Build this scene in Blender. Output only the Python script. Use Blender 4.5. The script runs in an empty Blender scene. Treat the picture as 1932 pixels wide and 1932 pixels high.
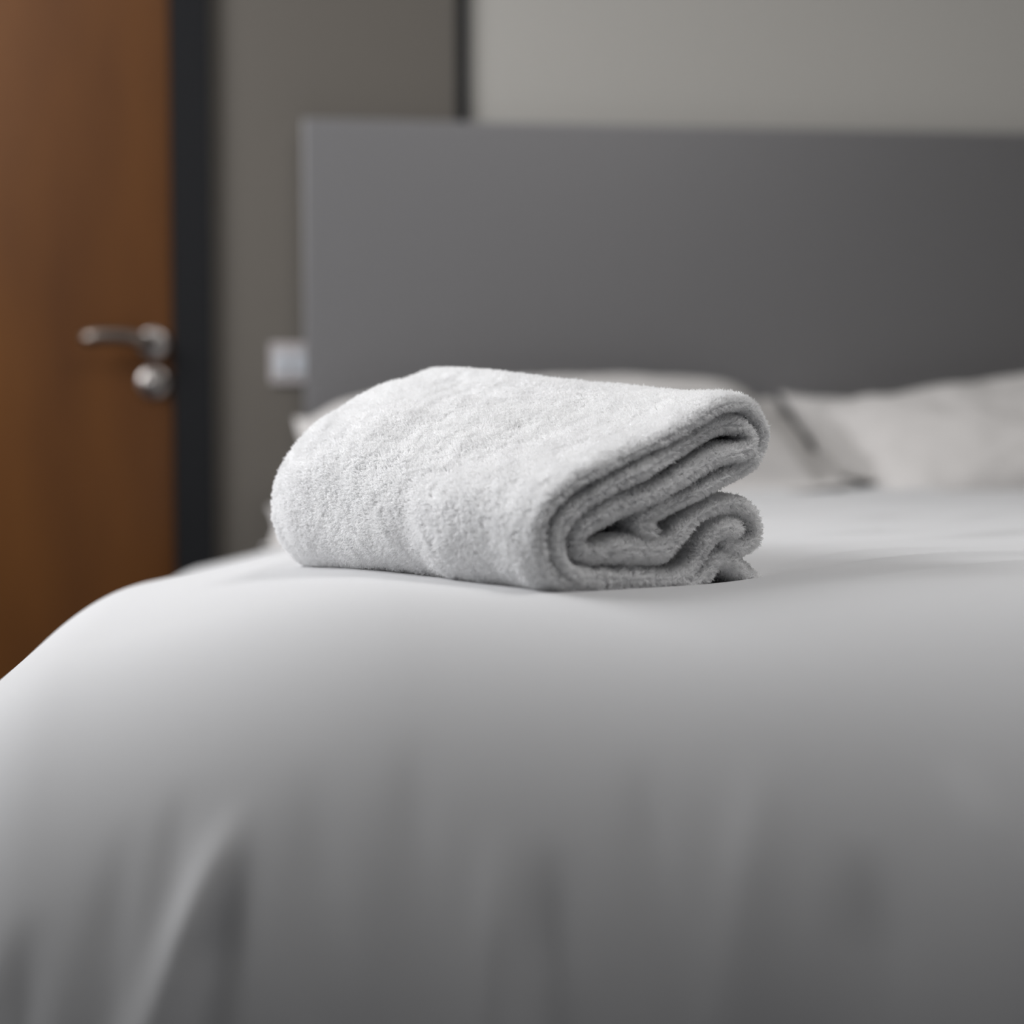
import bpy, bmesh, math, random
import numpy as np
from mathutils import Vector, Matrix, noise

C = bpy.context.scene
COL = C.collection
rng = np.random.default_rng(7)

# ------------------------------------------------------------------ camera
CAM_H = 0.83
YAW = math.radians(6.84)
PITCH = math.radians(3.33)
cam_data = bpy.data.cameras.new('camera')
cam = bpy.data.objects.new('camera', cam_data)
COL.objects.link(cam)
cam.location = (0, 0, CAM_H)
cam.rotation_euler = (math.radians(90) - PITCH, 0, -YAW)
cam_data.sensor_width = 36
cam_data.lens = 59.63
cam_data.clip_start = 0.02
cam_data.dof.use_dof = True
cam_data.dof.focus_distance = 1.27
cam_data.dof.aperture_fstop = 2.45
C.camera = cam

# ------------------------------------------------------------------ light
w = bpy.data.worlds.new('world'); C.world = w
w.use_nodes = True
w.node_tree.nodes['Background'].inputs[0].default_value = (0.75, 0.85, 1.0, 1)
w.node_tree.nodes['Background'].inputs[1].default_value = 1.0

def area(name, loc, target, sx, sy, power, col):
    l = bpy.data.lights.new(name, 'AREA'); l.shape = 'RECTANGLE'
    l.size = sx; l.size_y = sy; l.energy = power; l.color = col
    o = bpy.data.objects.new(name, l); COL.objects.link(o)
    o.location = loc
    o.rotation_euler = (Vector(target) - Vector(loc)).to_track_quat('-Z', 'Y').to_euler()
    return o
area('window_daylight', (-1.57, 1.95, 1.83), (0.25, 1.70, 0.9), 1.2, 1.0, 43, (0.99, 0.985, 0.99))
area('ceiling_lamp_light', (0.80, 1.20, 2.38), (0.80, 1.20, 0), 0.7, 0.7, 12.5, (1.0, 0.985, 0.98))

C.view_settings.view_transform = 'Standard'
C.view_settings.look = 'None'
C.view_settings.gamma = 1
C.view_settings.use_curve_mapping = False
C.view_settings.exposure = 0.08
C.cycles.max_bounces = 16
C.cycles.diffuse_bounces = 12
C.cycles.transmission_bounces = 12
C.cycles.use_denoising = True

# ------------------------------------------------------------------ helpers
def tag(o, label=None, cat=None, group=None, kind=None):
    if label: o['label'] = label
    if cat: o['category'] = cat
    if group: o['group'] = group
    if kind: o['kind'] = kind
    return o

def mat(name, col, rough=0.6, metal=0.0, spec=0.5, var=0.0, var_scale=5.0, bump=0.0, bump_scale=200.0,
        sheen=0.0, stretch=None, col2=None, bump_dist=0.001, sss=0.0, coat=0.0):
    m = bpy.data.materials.new(name); m.use_nodes = True
    nt = m.node_tree; b = nt.nodes['Principled BSDF']
    b.inputs['Base Color'].default_value = (*col, 1)
    b.inputs['Roughness'].default_value = rough
    b.inputs['Metallic'].default_value = metal
    b.inputs['Specular IOR Level'].default_value = spec
    if sheen: b.inputs['Sheen Weight'].default_value = sheen
    if coat: b.inputs['Coat Weight'].default_value = coat
    tc = nt.nodes.new('ShaderNodeTexCoord')
    mp = nt.nodes.new('ShaderNodeMapping'); nt.links.new(tc.outputs['Object'], mp.inputs[0])
    if stretch: mp.inputs['Scale'].default_value = stretch
    if var:
        n = nt.nodes.new('ShaderNodeTexNoise'); n.inputs['Scale'].default_value = var_scale
        n.inputs['Detail'].default_value = 5
        nt.links.new(mp.outputs[0], n.inputs['Vector'])
        r = nt.nodes.new('ShaderNodeValToRGB'); nt.links.new(n.outputs['Fac'], r.inputs[0])
        c2 = col2 or tuple(c * (1 - var) for c in col)
        r.color_ramp.elements[0].position = 0.3; r.color_ramp.elements[1].position = 0.7
        r.color_ramp.elements[0].color = (*c2, 1); r.color_ramp.elements[1].color = (*col, 1)
        nt.links.new(r.outputs[0], b.inputs['Base Color'])
    if bump:
        n = nt.nodes.new('ShaderNodeTexNoise'); n.inputs['Scale'].default_value = bump_scale
        n.inputs['Detail'].default_value = 3
        nt.links.new(mp.outputs[0], n.inputs['Vector'])
        bp = nt.nodes.new('ShaderNodeBump'); bp.inputs['Strength'].default_value = bump
        bp.inputs['Distance'].default_value = bump_dist
        nt.links.new(n.outputs['Fac'], bp.inputs['Height'])
        nt.links.new(bp.outputs[0], b.inputs['Normal'])
    return m

def link_mesh(name, me, m=None, parent=None, smooth=True):
    o = bpy.data.objects.new(name, me); COL.objects.link(o)
    if m: me.materials.append(m)
    if parent: o.parent = parent
    if smooth:
        me.polygons.foreach_set('use_smooth', np.ones(len(me.polygons), bool))
    return o

def box(name, lo, hi, m, parent=None, bevel=0.0, seg=2):
    bm = bmesh.new()
    bmesh.ops.create_cube(bm, size=1)
    lo = Vector(lo); hi = Vector(hi); c = (lo + hi) / 2; s = hi - lo
    for v in bm.verts: v.co = Vector((v.co.x * s.x, v.co.y * s.y, v.co.z * s.z)) + c
    if bevel: bmesh.ops.bevel(bm, geom=bm.edges[:], offset=bevel, segments=seg, profile=0.5, affect='EDGES')
    me = bpy.data.meshes.new(name); bm.to_mesh(me); bm.free()
    o = link_mesh(name, me, m, parent, smooth=False)
    return o

def struct(o): o['kind'] = 'structure'; return o

def lathe(name, prof, loc, axis, m, parent=None, seg=48):
    """prof: (radius, height) pairs revolved about axis through loc"""
    bm = bmesh.new(); rings = []
    for r, h in prof:
        ring = []
        for k in range(seg):
            a = 2 * math.pi * k / seg
            ring.append(bm.verts.new((r * math.cos(a), r * math.sin(a), h)))
        rings.append(ring)
    for i in range(len(rings) - 1):
        for k in range(seg):
            bm.faces.new((rings[i][k], rings[i][(k + 1) % seg], rings[i + 1][(k + 1) % seg], rings[i + 1][k]))
    bm.faces.new(rings[0][::-1]); bm.faces.new(rings[-1])
    q = Vector((0, 0, 1)).rotation_difference(Vector(axis)).to_matrix().to_4x4()
    bmesh.ops.transform(bm, matrix=Matrix.Translation(loc) @ q, verts=bm.verts)
    bmesh.ops.recalc_face_normals(bm, faces=bm.faces)
    me = bpy.data.meshes.new(name); bm.to_mesh(me); bm.free()
    return link_mesh(name, me, m, parent)

def grid_mesh(name, P, closed_u=False, closed_v=False):
    """P: (nu, nv, 3) array -> mesh"""
    nu, nv, _ = P.shape
    me = bpy.data.meshes.new(name)
    iu = np.arange(nu if closed_u else nu - 1); iv = np.arange(nv if closed_v else nv - 1)
    I, J = np.meshgrid(iu, iv, indexing='ij')
    I2 = (I + 1) % nu; J2 = (J + 1) % nv
    F = np.stack([I * nv + J, I2 * nv + J, I2 * nv + J2, I * nv + J2], -1).reshape(-1, 4)
    me.vertices.add(nu * nv); me.vertices.foreach_set('co', P.reshape(-1).astype(np.float32))
    me.loops.add(F.size); me.loops.foreach_set('vertex_index', F.reshape(-1).astype(np.int32))
    me.polygons.add(len(F)); me.polygons.foreach_set('loop_start', (np.arange(len(F)) * 4).astype(np.int32))
    me.update(calc_edges=True); me.validate()
    return me

def smooth01(x):
    x = np.clip(x, 0, 1); return x * x * (3 - 2 * x)

class VN:
    """smooth value noise on a wrapped random lattice"""
    def __init__(s, seed):
        s.t = np.random.default_rng(seed).uniform(-1, 1, (64, 64))
    def __call__(s, x, y):
        x = np.asarray(x, float); y = np.asarray(y, float)
        xi = np.floor(x).astype(int); yi = np.floor(y).astype(int)
        fx = x - xi; fy = y - yi
        fx = fx * fx * (3 - 2 * fx); fy = fy * fy * (3 - 2 * fy)
        a = s.t[xi % 64, yi % 64]; b = s.t[(xi + 1) % 64, yi % 64]
        c = s.t[xi % 64, (yi + 1) % 64]; d = s.t[(xi + 1) % 64, (yi + 1) % 64]
        return (a * (1 - fx) + b * fx) * (1 - fy) + (c * (1 - fx) + d * fx) * fy
N1, N2, N3, N4 = VN(1), VN(2), VN(3), VN(4)

# ------------------------------------------------------------------ materials
M = {}
M['wall_light'] = mat('painted_wall', (0.46, 0.445, 0.415), 0.75, spec=0.3, bump=0.15, bump_scale=300)
M['wall_taupe'] = mat('taupe_painted_wall', (0.135, 0.122, 0.106), 0.6, spec=0.3, bump=0.15, bump_scale=300)
M['wall_cool'] = mat('cool_grey_wall', (0.075, 0.09, 0.135), 0.8, bump=.1)
M['ceiling'] = mat('ceiling_paint', (0.8, 0.8, 0.78), 0.9)
M['floor'] = mat('carpet', (0.06, 0.07, 0.095), 0.95, var=0.4, var_scale=120, bump=0.6, bump_scale=500)
M['frame_black'] = mat('black_frame', (0.010, 0.0105, 0.012), 0.7, spec=0.2, bump=0.05)
M['wood'] = mat('veneer_wood', (0.125, 0.044, 0.006), 0.40, spec=0.5, var=0.3, var_scale=3.0,
                col2=(0.080, 0.026, 0.003), stretch=(2.2, 2.2, 0.5), bump=0.05, bump_scale=60)
M['steel'] = mat('brushed_steel', (0.46, 0.43, 0.41), 0.34, metal=1.0, bump=0.05, bump_scale=400)
M['headboard'] = mat('grey_laminate', (0.28, 0.275, 0.28), 0.48, metal=0.7, spec=0.6, bump=0.04, bump_scale=350)
M['plastic'] = mat('white_plastic', (0.46, 0.43, 0.43), 0.4)
M['rocker'] = mat('white_rocker_plastic', (0.55, 0.58, 0.62), 0.25)
M['dark_steel'] = mat('dull_steel', (0.20, 0.17, 0.15), 0.38, metal=1.0)
M['divan'] = mat('divan_fabric', (0.16, 0.16, 0.17), 0.9, bump=0.5, bump_scale=600)
M['mattress'] = mat('mattress_ticking', (0.75, 0.75, 0.75), 0.85, bump=0.2, bump_scale=400)
M['linen'] = mat('white_cotton_linen', (0.65, 0.652, 0.66), 0.85, spec=0.2, bump=0.25, bump_scale=1100, bump_dist=0.0004, sheen=0.15)
M['pillowcase'] = mat('pillowcase_cotton', (0.60, 0.58, 0.565), 0.85, spec=0.2, bump=0.2, bump_scale=900, bump_dist=0.0004)
M['terry'] = mat('terry_base', (0.96, 0.96, 0.962), 0.95, spec=0.1, bump=0.6, bump_scale=500, bump_dist=0.002)
def terry_pile_mat():
    m = bpy.data.materials.new('terry_pile'); m.use_nodes = True
    nt = m.node_tree; nt.nodes.remove(nt.nodes['Principled BSDF'])
    d = nt.nodes.new('ShaderNodeBsdfDiffuse'); t = nt.nodes.new('ShaderNodeBsdfTranslucent'); x = nt.nodes.new('ShaderNodeMixShader')
    tc = nt.nodes.new('ShaderNodeTexCoord'); n = nt.nodes.new('ShaderNodeTexNoise'); n.inputs['Scale'].default_value = 60
    r = nt.nodes.new('ShaderNodeValToRGB'); r.color_ramp.elements[0].color = (.97, .97, .972, 1); r.color_ramp.elements[1].color = (.99, .99, .99, 1)
    nt.links.new(tc.outputs['Object'], n.inputs['Vector']); nt.links.new(n.outputs['Fac'], r.inputs[0])
    nt.links.new(r.outputs[0], d.inputs[0]); nt.links.new(r.outputs[0], t.inputs[0])
    x.inputs[0].default_value = .5
    nt.links.new(d.outputs[0], x.inputs[1]); nt.links.new(t.outputs[0], x.inputs[2])
    nt.links.new(x.outputs[0], nt.nodes['Material Output'].inputs[0])
    return m
M['terry_pile'] = terry_pile_mat()

# ------------------------------------------------------------------ room
X0, X1, Y0, Y1, ZC = -1.5, 3.3, -2.2, 3.03, 2.45
struct(box('floor', (X0 - .15, Y0 - .15, -0.1), (X1 + .15, Y1 + .15, 0), M['floor']))
struct(box('ceiling', (X0 - .15, Y0 - .15, ZC), (X1 + .15, Y1 + .15, ZC + .1), M['ceiling']))
struct(box('wall_right', (X1, Y0, 0), (X1 + .12, Y1, ZC), M['wall_light']))
struct(box('wall_front', (X0, Y0 - .12, 0), (X1, Y0, ZC), M['wall_cool']))

def merged_boxes(name, boxes, m):
    bm = bmesh.new()
    for lo, hi in boxes:
        r = bmesh.ops.create_cube(bm, size=1)
        lo = Vector(lo); hi = Vector(hi); c = (lo + hi) / 2; s = hi - lo
        for v in r['verts']: v.co = Vector((v.co.x * s.x, v.co.y * s.y, v.co.z * s.z)) + c
    me = bpy.data.meshes.new(name); bm.to_mesh(me); bm.free()
    return link_mesh(name, me, m, None, smooth=False)
WY0, WY1, WZ0, WZ1 = 1.3, 2.6, 1.15, 2.38
struct(merged_boxes('wall_left', [((X0 - .12, Y0, 0), (X0, WY0, ZC)), ((X0 - .12, WY1, 0), (X0, Y1, ZC)),
                                  ((X0 - .12, WY0, 0), (X0, WY1, WZ0)), ((X0 - .12, WY0, WZ1), (X0, WY1, ZC))], M['wall_light']))
win = struct(merged_boxes('window_1', [((X0 - .1, WY0, WZ0), (X0 - .05, WY0 + .05, WZ1)), ((X0 - .1, WY1 - .05, WZ0), (X0 - .05, WY1, WZ1)),
                                       ((X0 - .1, WY0 + .05, WZ0), (X0 - .05, WY1 - .05, WZ0 + .05)), ((X0 - .1, WY0 + .05, WZ1 - .05), (X0 - .05, WY1 - .05, WZ1))], M['frame_black']))

DX0, DX1, DZ = -1.04, -0.232, 2.04          # door leaf
FX1 = -0.166                                # outer edge of the right jamb
TX0, TX1 = 0.264, 0.284                     # thin black strip between the two wall paints
struct(merged_boxes('wall_back_taupe', [((FX1, Y1, 0), (TX0, Y1 + .12, ZC)), ((X0, Y1, 0), (DX0 - .066, Y1 + .12, ZC)),
                                        ((DX0 - .066, Y1, DZ + .066), (FX1, Y1 + .12, ZC))], M['wall_taupe']))
struct(box('wall_back', (TX1, Y1, 0), (X1, Y1 + .12, ZC), M['wall_light']))
struct(box('trim_1', (TX0, Y1 - .012, 0), (TX1, Y1 + .1, ZC), M['frame_black'], bevel=.002))
struct(merged_boxes('trim_2', [((DX1, Y1 - .02, 0), (FX1, Y1 + .12, DZ + .066)), ((DX0 - .066, Y1 - .02, 0), (DX0, Y1 + .12, DZ + .066)),
                               ((DX0, Y1 - .02, DZ), (DX1, Y1 + .12, DZ + .066))], M['frame_black']))
door = struct(box('door_1', (DX0 + .002, Y1 + .0, .006), (DX1 - .002, Y1 + .044, DZ - .002), M['wood'], bevel=.002))
door['label'] = 'orange-brown wood veneer door in a black frame'

# lever handle: rose, neck, arched lever; below it a round thumb-turn rose
def tube_path(name, pts, radii, m, parent=None, seg=20, flat=1.0):
    pts = [Vector(p) for p in pts]; P = []
    for i, p in enumerate(pts):
        t = (pts[min(i + 1, len(pts) - 1)] - pts[max(i - 1, 0)]).normalized()
        a = t.cross(Vector((0, 1, 0)))
        a = a.normalized() if a.length > .2 else Vector((1, 0, 0))
        b = a.cross(t).normalized()
        P.append([[*(p + radii[i] * (math.cos(k * 2 * math.pi / seg) * a + flat * math.sin(k * 2 * math.pi / seg) * b))] for k in range(seg)])
    me = grid_mesh(name, np.array(P), closed_v=True)
    bm = bmesh.new(); bm.from_mesh(me); bmesh.ops.holes_fill(bm, edges=[e for e in bm.edges if e.is_boundary], sides=0)
    bmesh.ops.recalc_face_normals(bm, faces=bm.faces); bm.to_mesh(me); bm.free()
    return link_mesh(name, me, m, parent)

HX, HZ = -0.268, 0.952
handle = bpy.data.objects.new('door_handle', None); COL.objects.link(handle)
handle.parent = door
handle['label'] = 'brushed steel lever handle with round thumb-turn'
lathe('rose', [(.026, 0), (.026, .006), (.023, .009)], (HX, Y1, HZ), (0, -1, 0), M['steel'], handle)
lv = [(HX, Y1 - .008, HZ), (HX, Y1 - .03, HZ), (HX - .002, Y1 - .048, HZ + .001), (HX - .012, Y1 - .056, HZ + .003),
      (HX - .035, Y1 - .058, HZ + .008), (HX - .06, Y1 - .058, HZ + .010), (HX - .09, Y1 - .058, HZ + .009), (HX - .108, Y1 - .056, HZ + .005), (HX - .114, Y1 - .055, HZ + .003)]
tube_path('lever', lv, [.0105, .0105, .0115, .0125, .0125, .0125, .0125, .0115, .006], M['dark_steel'], handle)
lathe('thumb_turn_rose', [(.027, 0), (.027, .007), (.024, .010), (.011, .011), (.010, .026), (.008, .028)], (HX, Y1, HZ - .068), (0, -1, 0), M['steel'], handle)

# light switch plate beside the headboard
sw = bpy.data.objects.new('light_switch', None); COL.objects.link(sw); sw.location = (-.030, Y1, .918)
tag(sw, 'small white switch plate on the taupe wall at the headboard\'s left edge', 'light switch')
box('plate', (-.036, -.009, -.036), (.036, 0, .036), M['plastic'], sw, bevel=.003)
for dx in (-.015, .015):
    box('rocker', (dx - .011, -.0135, -.019), (dx + .011, -.0091, .019), M['rocker'], sw, bevel=.002)

# ------------------------------------------------------------------ bed
bed = bpy.data.objects.new('bed', None); COL.objects.link(bed); bed.location = (.78, 1.9, 0)
tag(bed, 'double bed with a smooth mid-grey panel headboard against the wall', 'bed')
def bpart(name, lo, hi, m, bevel):
    lo = Vector(lo) - bed.location; hi = Vector(hi) - bed.location
    return box(name, lo, hi, m, bed, bevel, 3)
BX0, BX1 = 0.0, 1.56
MX0, MX1 = -.10, 1.68
bpart('headboard', (BX0 - .006, 2.972, .12), (BX1 + .006, 3.022, CAM_H + .507), M['headboard'], .004)
bpart('bed_base', (MX0 + .03, 1.03, .10), (MX1 - .01, 2.965, .36), M['divan'], .02)
bpart('mattress', (MX0 + .02, 1.02, .362), (MX1, 2.965, .600), M['mattress'], .05)
for lx in (.12, 1.44):
    for ly in (1.15, 2.82):
        bpart('leg', (lx - .03, ly - .03, 0), (lx + .03, ly + .03, .099), M['frame_black'], .005)

# ------------------------------------------------------------------ duvet
# cloth coordinates: flat top, then a soft quarter-ellipse roll-off, then a hanging drape
def prof(R, H, L, n=400):
    """returns arc, outward distance, drop tables"""
    th = np.linspace(0, math.pi / 2, n)
    d = R * np.sin(th); z = H * (1 - np.cos(th))
    s = np.concatenate([[0], np.cumsum(np.hypot(np.diff(d), np.diff(z)))])
    s = np.append(s, s[-1] + L); d = np.append(d, d[-1] - .02); z = np.append(z, z[-1] + L)
    return s, d, z
SF, DF, ZF = prof(.31, .46, .22)
SL, DL, ZL = prof(.15, .26, .42)
TOPZ = CAM_H - .117
XL, XR, YF, YH = -.155, 1.56, 1.13, 2.93
def duvet_point(cx, cy):
    """cloth coords: cx<XL beyond left edge, cx>XR beyond right, cy<YF beyond the foot"""
    a = np.where(cx < XL, XL - cx, np.where(cx > XR, cx - XR, 0.0)); sg = np.where(cx < XL, -1.0, 1.0)
    b = np.where(cy < YF, YF - cy, 0.0)
    rh = np.hypot(a, b); r = (a ** 3 + b ** 3) ** (1 / 3); wv = np.where(rh > 1e-9, b / np.maximum(rh, 1e-9), 0)
    w2 = wv ** 2
    d = np.interp(r, SL, DL) * (1 - w2) + np.interp(r, SF, DF) * w2
    z = np.interp(r, SL, ZL) * (1 - w2) + np.interp(r, SF, ZF) * w2
    ux = np.where(rh > 1e-9, sg * a / np.maximum(rh, 1e-9), 0); uy = -wv
    x = np.clip(cx, XL, XR) + ux * d
    y = np.maximum(cy, YF) + uy * d
    return x, y, TOPZ - z, r, ux, uy
def seg_bump(x, y, x0, y0, x1, y1, wd0, wd1):
    """1 on the segment, gaussian across it, eased at its start"""
    dx, dy = x1 - x0, y1 - y0; L = math.hypot(dx, dy)
    t = ((x - x0) * dx + (y - y0) * dy) / (L * L)
    dd = ((x - x0) * dy - (y - y0) * dx) / L
    wd = wd0 + (wd1 - wd0) * np.clip(t, 0, 1)
    return np.exp(-(dd / wd) ** 2) * smooth01(t / .35) * smooth01((1.35 - t) / .3)
TOWC = np.array([.21, 1.25])
def duvet_surface(cx, cy):
    x, y, z, r, ux, uy = duvet_point(cx, cy)
    top = np.exp(-(r / .10) ** 2)
    out = smooth01((r - .10) / .35)
    # slow quilt undulation over the top, sag towards the head's left corner
    z = z + .004 * N1(cx * 4.3, cy * 3.1) * top
    z = z - .006 * np.exp(-((cx - .23) / .12) ** 2 - ((cy - 1.14) / .10) ** 2)
    z = z + .004 * smooth01((cx - .2) / .5) * np.exp(-((cy - 1.15) / .16) ** 2)
    z = z - .048 * smooth01((.06 - cx) / .32)
    z = z - .070 * smooth01((.45 - cx) / .55) * smooth01((cy - 1.45) / .9)
    # hollow pressed by the towel
    qx, qy = (cx - .25), (cy - 1.31)
    z = z - .018 * np.exp(-((qx / .13) ** 2 + (qy / .11) ** 2) ** 1.5)
    # long shallow wrinkles crossing the bed
    ph = .84 * cy - .54 * cx + .02 * N2(cx * 3, cy * 2)
    z = z + 0.008 * ((1 - np.abs(np.sin(ph * 38 + 1.6 * N3(cx * 2, cy * 5)))) ** 2.2 - .25) * smooth01((cx - .25) / .3) * smooth01((cy - 1.1) / .1) * (.5 + .5 * N4(cx * 3, cy * 7))
    # drape folds, growing downwards
    n = 0 * r
    n = n + out * .005 * N2(cx * 9 + 3, cy * 2.0)
    n = n + out * .003 * N3(cx * 17, cy * 3.0)
    for f in FOLDS:
        n = n + .42 * f[0] * seg_bump(cx, cy, *f[1:])
    x = x + ux * n; y = y + uy * n
    z = z + n * .35 * (1 - out * .5)
    return x, y, z
FOLDS = [
    (.019, -.036, .930, -.120, .700, .009, .020),
    (-.024, -.040, .900, -.080, .700, .010, .022),
    (-.013, -.150, .890, -.165, .680, .010, .018),
    (-.006, -.100, .935, -.120, .700, .010, .014),
    (-.004, -.070, .950, -.085, .800, .007, .011),
    (-.010, .134, .885, .112, .680, .010, .018),
    (.006, .104, .900, .085, .680, .010, .018),
    (-.009, .312, .880, .290, .680, .014, .030),
    (.005, .262, .940, .200, .700, .012, .020),
    (-.005, .000, .950, .010, .700, .012, .020),
    (-.004, .060, .960, .050, .750, .010, .016),
    (-.004, .190, .940, .185, .750, .010, .016),
    (.004, .370, .930, .430, .780, .012, .020),
]
ncx = np.concatenate([np.arange(-.70, 1.0, .006), np.arange(1.0, 2.3, .015)])
ncy = np.concatenate([np.arange(.44, 1.6, .006), np.arange(1.6, 2.53, .012)])
CX, CY = np.meshgrid(ncx, ncy, indexing='ij')
DXg, DYg, DZg = duvet_surface(CX, CY)
me = grid_mesh('duvet', np.stack([DXg, DYg, DZg], -1))
duvet = link_mesh('duvet', me, M['linen'])
sol = duvet.modifiers.new('thickness', 'SOLIDIFY'); sol.thickness = .018; sol.offset = -1
tag(duvet, 'white cotton duvet spread over the bed, draping down at the foot', 'duvet')

# ------------------------------------------------------------------ pillows
def pillow_mesh(name, W, D, T, seed, border=.05, nu=90, nv=64):
    u = np.linspace(-1, 1, nu); v = np.linspace(-1, 1, nv)
    U, V = np.meshgrid(u, v, indexing='ij')
    nz = VN(seed)
    bu = border / (W / 2); bv = border / (D / 2) * .4
    bu = np.where(U < 0, .012 / (W / 2), bu)
    a = np.clip(np.abs(U) / (1 - bu), 0, 1); b = np.clip(np.abs(V) / (1 - bv), 0, 1)
    h = (np.clip(1 - a ** 3.0, 0, 1) * np.clip(1 - b ** 2.6, 0, 1)) ** .42
    # edges pull in between the corners
    X = U * W / 2 * (1 - .035 * (1 - V ** 2) * np.abs(U) ** 3)
    Y = V * D / 2 * (1 - .05 * (1 - U ** 2) * np.abs(V) ** 3)
    wr = .006 * nz(U * 4, V * 3) * h + .003 * nz(U * 11 + 5, V * 9) * h ** .5
    edge = .008 * nz(U * 5 + 9, V * 5) * (1 - h)
    th = .0022
    top = np.stack([X, Y, T / 2 * h + wr + edge + th], -1)
    bot = np.stack([X, Y, -T / 2 * h * .5 + wr * .5 + edge - th], -1)
    # stitch top and bottom
    bm = bmesh.new()
    vt = [[bm.verts.new(top[i, j]) for j in range(nv)] for i in range(nu)]
    vb = [[bm.verts.new(bot[i, j]) for j in range(nv)] for i in range(nu)]
    for i in range(nu - 1):
        for j in range(nv - 1):
            bm.faces.new((vt[i][j], vt[i + 1][j], vt[i + 1][j + 1], vt[i][j + 1]))
            bm.faces.new((vb[i][j], vb[i][j + 1], vb[i + 1][j + 1], vb[i + 1][j]))
    for i in range(nu - 1):
        bm.faces.new((vt[i][0], vb[i][0], vb[i + 1][0], vt[i + 1][0]))
        bm.faces.new((vt[i][nv - 1], vt[i + 1][nv - 1], vb[i + 1][nv - 1], vb[i][nv - 1]))
    for j in range(nv - 1):
        bm.faces.new((vt[0][j], vt[0][j + 1], vb[0][j + 1], vb[0][j]))
        bm.faces.new((vt[nu - 1][j], vb[nu - 1][j], vb[nu - 1][j + 1], vt[nu - 1][j + 1]))
    bmesh.ops.recalc_face_normals(bm, faces=bm.faces)
    me = bpy.data.meshes.new(name); bm.to_mesh(me); bm.free()
    return me
def pillow(W, D, T, loc, rot, seed, label, border=.05):
    o = link_mesh('pillow', pillow_mesh('pillow', W, D, T, seed, border), M['pillowcase'])
    o.location = loc; o.rotation_euler = [math.radians(a) for a in rot]
    return tag(o, label, 'pillow', 'pillows at the head of the bed')
pillow(.84, .44, .08, (.350, 2.735, .668), (4, -3, 0), 11, 'lower left pillow, only its small white corner showing beside the folded towel')
pillow(.83, .46, .20, (.395, 2.675, .768), (17, -3, 0), 12, 'white pillow directly behind the towel, at the left side of the headboard')
pillow(.78, .44, .08, (1.200, 2.735, .738), (17, 8.5, -4), 13, 'lower right pillow, its corner poking up in the gap between the upper pillows')
pillow(.80, .46, .17, (1.25, 2.665, .780), (19, -5, 0), 14, 'white pillow at the right, cut off by the photo\'s right edge', .025)

# ------------------------------------------------------------------ folded towel
F_PX = 3200.0
def to_room(X, D):
    c, s = math.cos(YAW), math.sin(YAW)
    return X * c + D * s, -X * s + D * c
# cross-section of the fold: t along the end face, z above the bed (millimetres)
def crop_to_tz(cx, cy):
    px = 940 + cx / 3.45; py = 680 + cy / 3.45
    u = (px - 966) / F_PX; v = (966 - py) / F_PX
    dx = u; dy = math.cos(PITCH) + v * math.sin(PITCH); dz = -math.sin(PITCH) + v * math.cos(PITCH)
    # plane through (0.015, 1.12) with direction (.74,.67)
    ex, ey = .741, .671; ox, oy = .015, 1.12
    # o + t e = k d
    det = ex * (-dy) - (-dx) * ey
    t = (-ox * (-dy) + (-dx) * oy) / det
    k = (oy + t * ey) / dy
    return t, k * dz
R1 = [(1010, 1110), (930, 1075), (990, 1010), (1110, 950), (1300, 865), (1500, 775), (1665, 690), (1738, 560), (1722, 430), (1630, 328), (1480, 320),
      (1300, 385), (1080, 500), (850, 610), (620, 720), (430, 850), (310, 990), (272, 1130), (285, 1270), (345, 1390), (470, 1480), (700, 1510),
      (950, 1515), (1150, 1505), (1290, 1450), (1380, 1380, 1.2), (1440, 1295, 1.3), (1520, 1310, 1.7), (1590, 1365, 2.0), (1655, 1425, 1.8), (1735, 1470, 1.1)]
R2 = [(1560, 1110, 1.3), (1460, 1110, 1.4), (1375, 1190, 1.2), (1310, 1320), (1210, 1410), (1050, 1425), (850, 1415), (650, 1420), (500, 1400), (415, 1310), (385, 1190),
      (420, 1080), (520, 960), (700, 840), (900, 735), (1110, 620), (1310, 515, 1.1), (1470, 460, 1.2), (1590, 465, 1.2), (1652, 540, 1.2), (1600, 618, 1.25), (1450, 650, 1.3),
      (1290, 715, 1.3), (1130, 805, 1.3), (980, 880, 1.5), (820, 940, 1.7), (670, 1020, 1.5), (560, 1110), (545, 1220), (620, 1265, 1.3), (760, 1240, 2.0), (930, 1238, 2.2), (1070, 1238, 1.9), (1150, 1180, 1.3), (1210, 1100),
      (1320, 1010), (1460, 960), (1600, 965), (1685, 1055), (1688, 1165), (1605, 1235), (1500, 1210)]
def catmull(P, step):
    P = np.array(P); Q = []
    for i in range(len(P) - 1):
        p0 = P[max(i - 1, 0)]; p1 = P[i]; p2 = P[i + 1]; p3 = P[min(i + 2, len(P) - 1)]
        t = np.linspace(0, 1, 12, endpoint=False)[:, None]
        Q.append(.5 * ((2 * p1) + (-p0 + p2) * t + (2 * p0 - 5 * p1 + 4 * p2 - p3) * t ** 2 + (-p0 + 3 * p1 - 3 * p2 + p3) * t ** 3))
    Q.append(P[-1:]); Q = np.concatenate(Q)
    s = np.concatenate([[0], np.cumsum(np.hypot(*np.diff(Q[:, :2], axis=0).T))])
    n = int(s[-1] / step)
    ss = np.linspace(0, s[-1], n)
    return np.stack([np.interp(ss, s, Q[:, k]) for k in range(Q.shape[1])], 1)
HALF = .0033
AX = np.array([-.673, .740]); AX /= np.linalg.norm(AX)
LEN = .315
ZB = -.125
NA = 110
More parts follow.
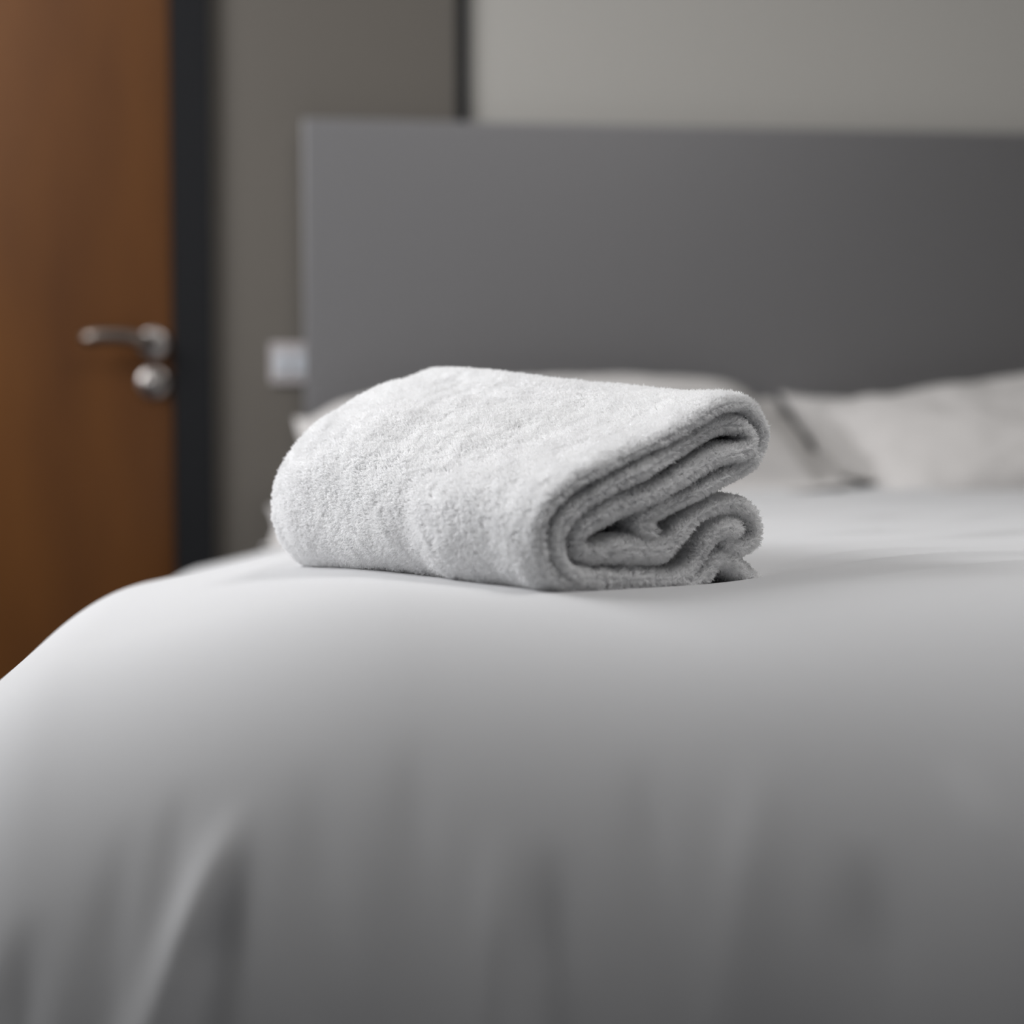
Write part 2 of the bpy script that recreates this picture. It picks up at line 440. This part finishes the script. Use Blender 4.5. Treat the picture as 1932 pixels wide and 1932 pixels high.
def ribbon(pts, seed, outer_sign):
    c3 = catmull([(*crop_to_tz(*p[:2]), (p[2] if len(p) > 2 else 1.0) * .01) for p in pts], .0022)
    c = c3[:, :2]; HM = HALF * np.clip(c3[:, 2] * 100, .7, 2.2)
    tg = np.gradient(c, axis=0); tg /= np.linalg.norm(tg, axis=1)[:, None]
    nr = np.stack([tg[:, 1], -tg[:, 0]], 1)
    m = len(c)
    # closed outline: side A, round cap, side B back, round cap
    cap = [(math.cos(a), math.sin(a)) for a in np.linspace(0, math.pi, 7)[1:-1]]
    idx = list(range(m)) + [m - 1] * 5 + list(range(m - 1, -1, -1)) + [0] * 5
    off = np.array([[1, 0]] * m + [[q[0], q[1]] for q in cap] + [[-1, 0]] * m + [[-q[0], -q[1]] for q in cap])
    idx = np.array(idx)
    side = np.array([1] * m + [0] * 5 + [-1] * m + [0] * 5)
    a = np.concatenate([[0, .0004, .0012, .0025, .0042], np.linspace(.0065, LEN - .0065, NA), [LEN - .0042, LEN - .0025, LEN - .0012, LEN - .0004, LEN]])
    e = np.minimum(a, LEN - a); hs = np.sqrt(np.clip(1 - (1 - np.clip(e / .007, 0, 1)) ** 2, 0, 1))
    arc = np.arange(m) * .0022
    K = len(a); J = len(idx)
    P = np.zeros((K, J, 3))
    nz = VN(seed)
    for k in range(K):
        f = a[k] / LEN
        # layers wander a little and the edge of the towel is not cut dead straight
        wob = .0011 * nz(arc[idx] * 40, f * 6 + 3)
        cc = c[idx] + nr[idx] * (off[:, :1] * (HM[idx][:, None] * hs[k]) + wob[:, None] * smooth01(a[k] / .03)) + tg[idx] * off[:, 1:] * HALF * hs[k]
        t, z = cc[:, 0], cc[:, 1] 
        hgt = np.maximum(z - ZB, 0)
        g = 1 + .26 * smooth01(f * 1.05) - .05 * smooth01((f - .93) / .07)
        g = g + smooth01(f * 1.1) * (.15 * np.exp(-((t - .065) / .06) ** 4) + .06 * np.exp(-((t - .148) / .03) ** 2) - .12 * smooth01((t - .15) / .055)) + .045 * math.sin(math.pi * min(f * 1.3, 1)) * smooth01((t - .12) / .08) + .035 * smooth01((t - .14) / .05) * (1 - smooth01(f / .5))
        z2 = np.where(z > ZB, ZB + hgt * g, z)
        z2 = z2 - .006 * smooth01(f)*0
        # slight bulge of the left fold, a soft dent on the long side
        dent = .002 * np.exp(-((a[k] - (.125 + .25 * hgt)) / .012) ** 2) * np.exp(-((t - .0) / .04) ** 2) * smooth01((.11 - hgt) / .05)
        t2 = t + dent + (t - .12) * (.04 * math.sin(math.pi * f)) + .012 * smooth01(f) * 0
        # far end closes up a little towards its middle
        cl = smooth01((f - .88) / .12)
        t2 = t2 + (.12 - t2) * .04 * cl
        lump = .0028 * nz(arc[idx] * 16 + 7, f * 7) * smooth01(a[k] / .06) * np.sign(outer_sign)
        t2 = t2 + nr[idx, 0] * lump; z2 = z2 + nr[idx, 1] * lump * .8
        X = .015 + .741 * t2 + AX[0] * a[k]; D = 1.12 + .671 * t2 + AX[1] * a[k]
        # skew of the near edge
        ed = .0035 * nz(arc[idx] * 22, 0.5 + seed) * (1 - smooth01(a[k] / .05))
        X = X + AX[0] * ed; D = D + AX[1] * ed
        x, y = to_room(X, D)
        P[k, :, 0] = x; P[k, :, 1] = y; P[k, :, 2] = z2 + CAM_H
    return P, side, a, c, idx
RIB = [ribbon(R1, 21, -1), ribbon(R2, 22, 1)]
bm = bmesh.new()
for P, side, a, c, idx in RIB:
    me = grid_mesh('tmp', P, closed_v=True)
    bm.from_mesh(me)
bmesh.ops.recalc_face_normals(bm, faces=bm.faces)
me = bpy.data.meshes.new('towel'); bm.to_mesh(me); bm.free()
towel = link_mesh('towel', me, M['terry'])
tag(towel, 'thick white terry towel folded in layers, lying on the foot end of the duvet', 'towel')

# pile: short cotton strands over the cloth
def strands(P, side, a, density_fn):
    K, J, _ = P.shape
    A = P[:-1]; B = P[1:]
    A2 = np.roll(A, -1, axis=1); B2 = np.roll(B, -1, axis=1)
    n = np.cross(B - A, A2 - A) + np.cross(A2 - B2, B - B2) * 1.0
    # consistent outward direction is set by the caller through the sign of the first side
    ar = np.linalg.norm(n, axis=2) * .5
    n = n / np.maximum(np.linalg.norm(n, axis=2), 1e-12)[..., None]
    am = (a[:-1] + a[1:]) / 2
    wgt = ar * density_fn(am[:, None], side[None, :])
    cnt = rng.poisson(wgt)
    ki, ji = np.nonzero(cnt); rep = cnt[ki, ji]
    ki = np.repeat(ki, rep); ji = np.repeat(ji, rep)
    u = rng.random(len(ki))[:, None]; v = rng.random(len(ki))[:, None]
    p = (A[ki, ji] * (1 - u) + B[ki, ji] * u) * (1 - v) + (A2[ki, ji] * (1 - u) + B2[ki, ji] * u) * v
    return p, n[ki, ji], am[ki]
allp, alln, allL = [], [], []
PILE_L = .0040
TD = 0.95e6                                   # tufts per square metre
for q, (P, side, a, c, idx) in enumerate(RIB):
    if q == 0:
        fn = lambda am, sd: np.where(am < .03, 1.5 * TD, np.where(sd == 1, TD, np.where(sd == -1, 0., .5 * TD)))
    else:
        fn = lambda am, sd: np.where(am < .04, 1.5 * TD, .12 * TD)
    p, n, am = strands(P, side, a, fn)
    k = len(a) // 2
    mid = P[k, :len(c)]; oth = P[k, len(c) + 5:2 * len(c) + 5][::-1]
    A_, B_, A2_ = P[k, 5], P[k + 1, 5], P[k, 6]
    if np.dot(np.cross(B_ - A_, A2_ - A_), mid[5] - oth[5]) < 0: n = -n
    allp.append(p); alln.append(n); allL.append(am)
p = np.concatenate(allp); n = np.concatenate(alln); am = np.concatenate(allL)
# at the cut edge the pile fans out over both faces of the cloth
ax3 = np.array([*to_room(AX[0], AX[1]), 0.0])
na = (n @ ax3)[:, None]
n = n - na * ax3 * (.60 * (am < .009))[:, None]
n /= np.maximum(np.linalg.norm(n, axis=1)[:, None], 1e-6)
T = len(p)
def field(p, sc, seed):
    a_ = VN(seed); b_ = VN(seed + 1)
    return (a_(p[:, 0] * sc + p[:, 2] * sc * .7, p[:, 1] * sc - p[:, 2] * sc * .6) + b_(p[:, 2] * sc * 1.1 + 9, (p[:, 0] - p[:, 1]) * sc * .8)) * .6
# each tuft is a little bundle of strands leaning its own way; neighbouring tufts lean alike
lean = np.stack([field(p, 110., 41), field(p, 110., 43), field(p, 110., 45)], 1) * .50 + rng.normal(0, .30, (T, 3))
lean[:, 2] -= .10
tl = PILE_L * np.where(am < .02, 1.2, 1.0) * (1 + .22 * field(p, 90., 51) + .14 * rng.normal(0, 1, T).clip(-2, 2))
NSTR = 4
S = T * NSTR
p = np.repeat(p, NSTR, 0); n = np.repeat(n, NSTR, 0); lean = np.repeat(lean, NSTR, 0); tl = np.repeat(tl, NSTR)
L = (tl * (1 + .10 * rng.normal(0, 1, S).clip(-2, 2)))[:, None]
j0 = rng.normal(0, 1, (S, 3)); j0 -= n * np.sum(j0 * n, 1)[:, None]
j1 = rng.normal(0, 1, (S, 3))
d0 = n + lean * .6; d0 /= np.linalg.norm(d0, axis=1)[:, None]
d1 = n + lean * 1.3 + j1 * .10; d1 /= np.linalg.norm(d1, axis=1)[:, None]
d2 = n * .8 + lean * 1.7 + j1 * .35; d2 /= np.maximum(np.linalg.norm(d2, axis=1)[:, None], .3)
q0 = p - n * .0005 + j0 * .00032; q1 = q0 + d0 * L * .4 - j0 * .00008; q2 = q1 + d1 * L * .35 - j0 * .00006; q3 = q2 + d2 * L * .25
pos = np.stack([q0, q1, q2, q3], 1).reshape(-1, 3).astype(np.float32)
hc = bpy.data.hair_curves.new('pile')
hc.add_curves([4] * S)
hc.attributes['position'].data.foreach_set('vector', pos.reshape(-1)) if 'position' in hc.attributes else None
ra = hc.attributes.get('radius') or hc.attributes.new('radius', 'FLOAT', 'POINT')
ra.data.foreach_set('value', np.tile(np.array([.00018, .00018, .00015, .00008], np.float32), S))
hc.materials.append(M['terry_pile'])
pile = bpy.data.objects.new('pile', hc); COL.objects.link(pile); pile.parent = towel
pile['kind'] = 'stuff'
print('strands', S)
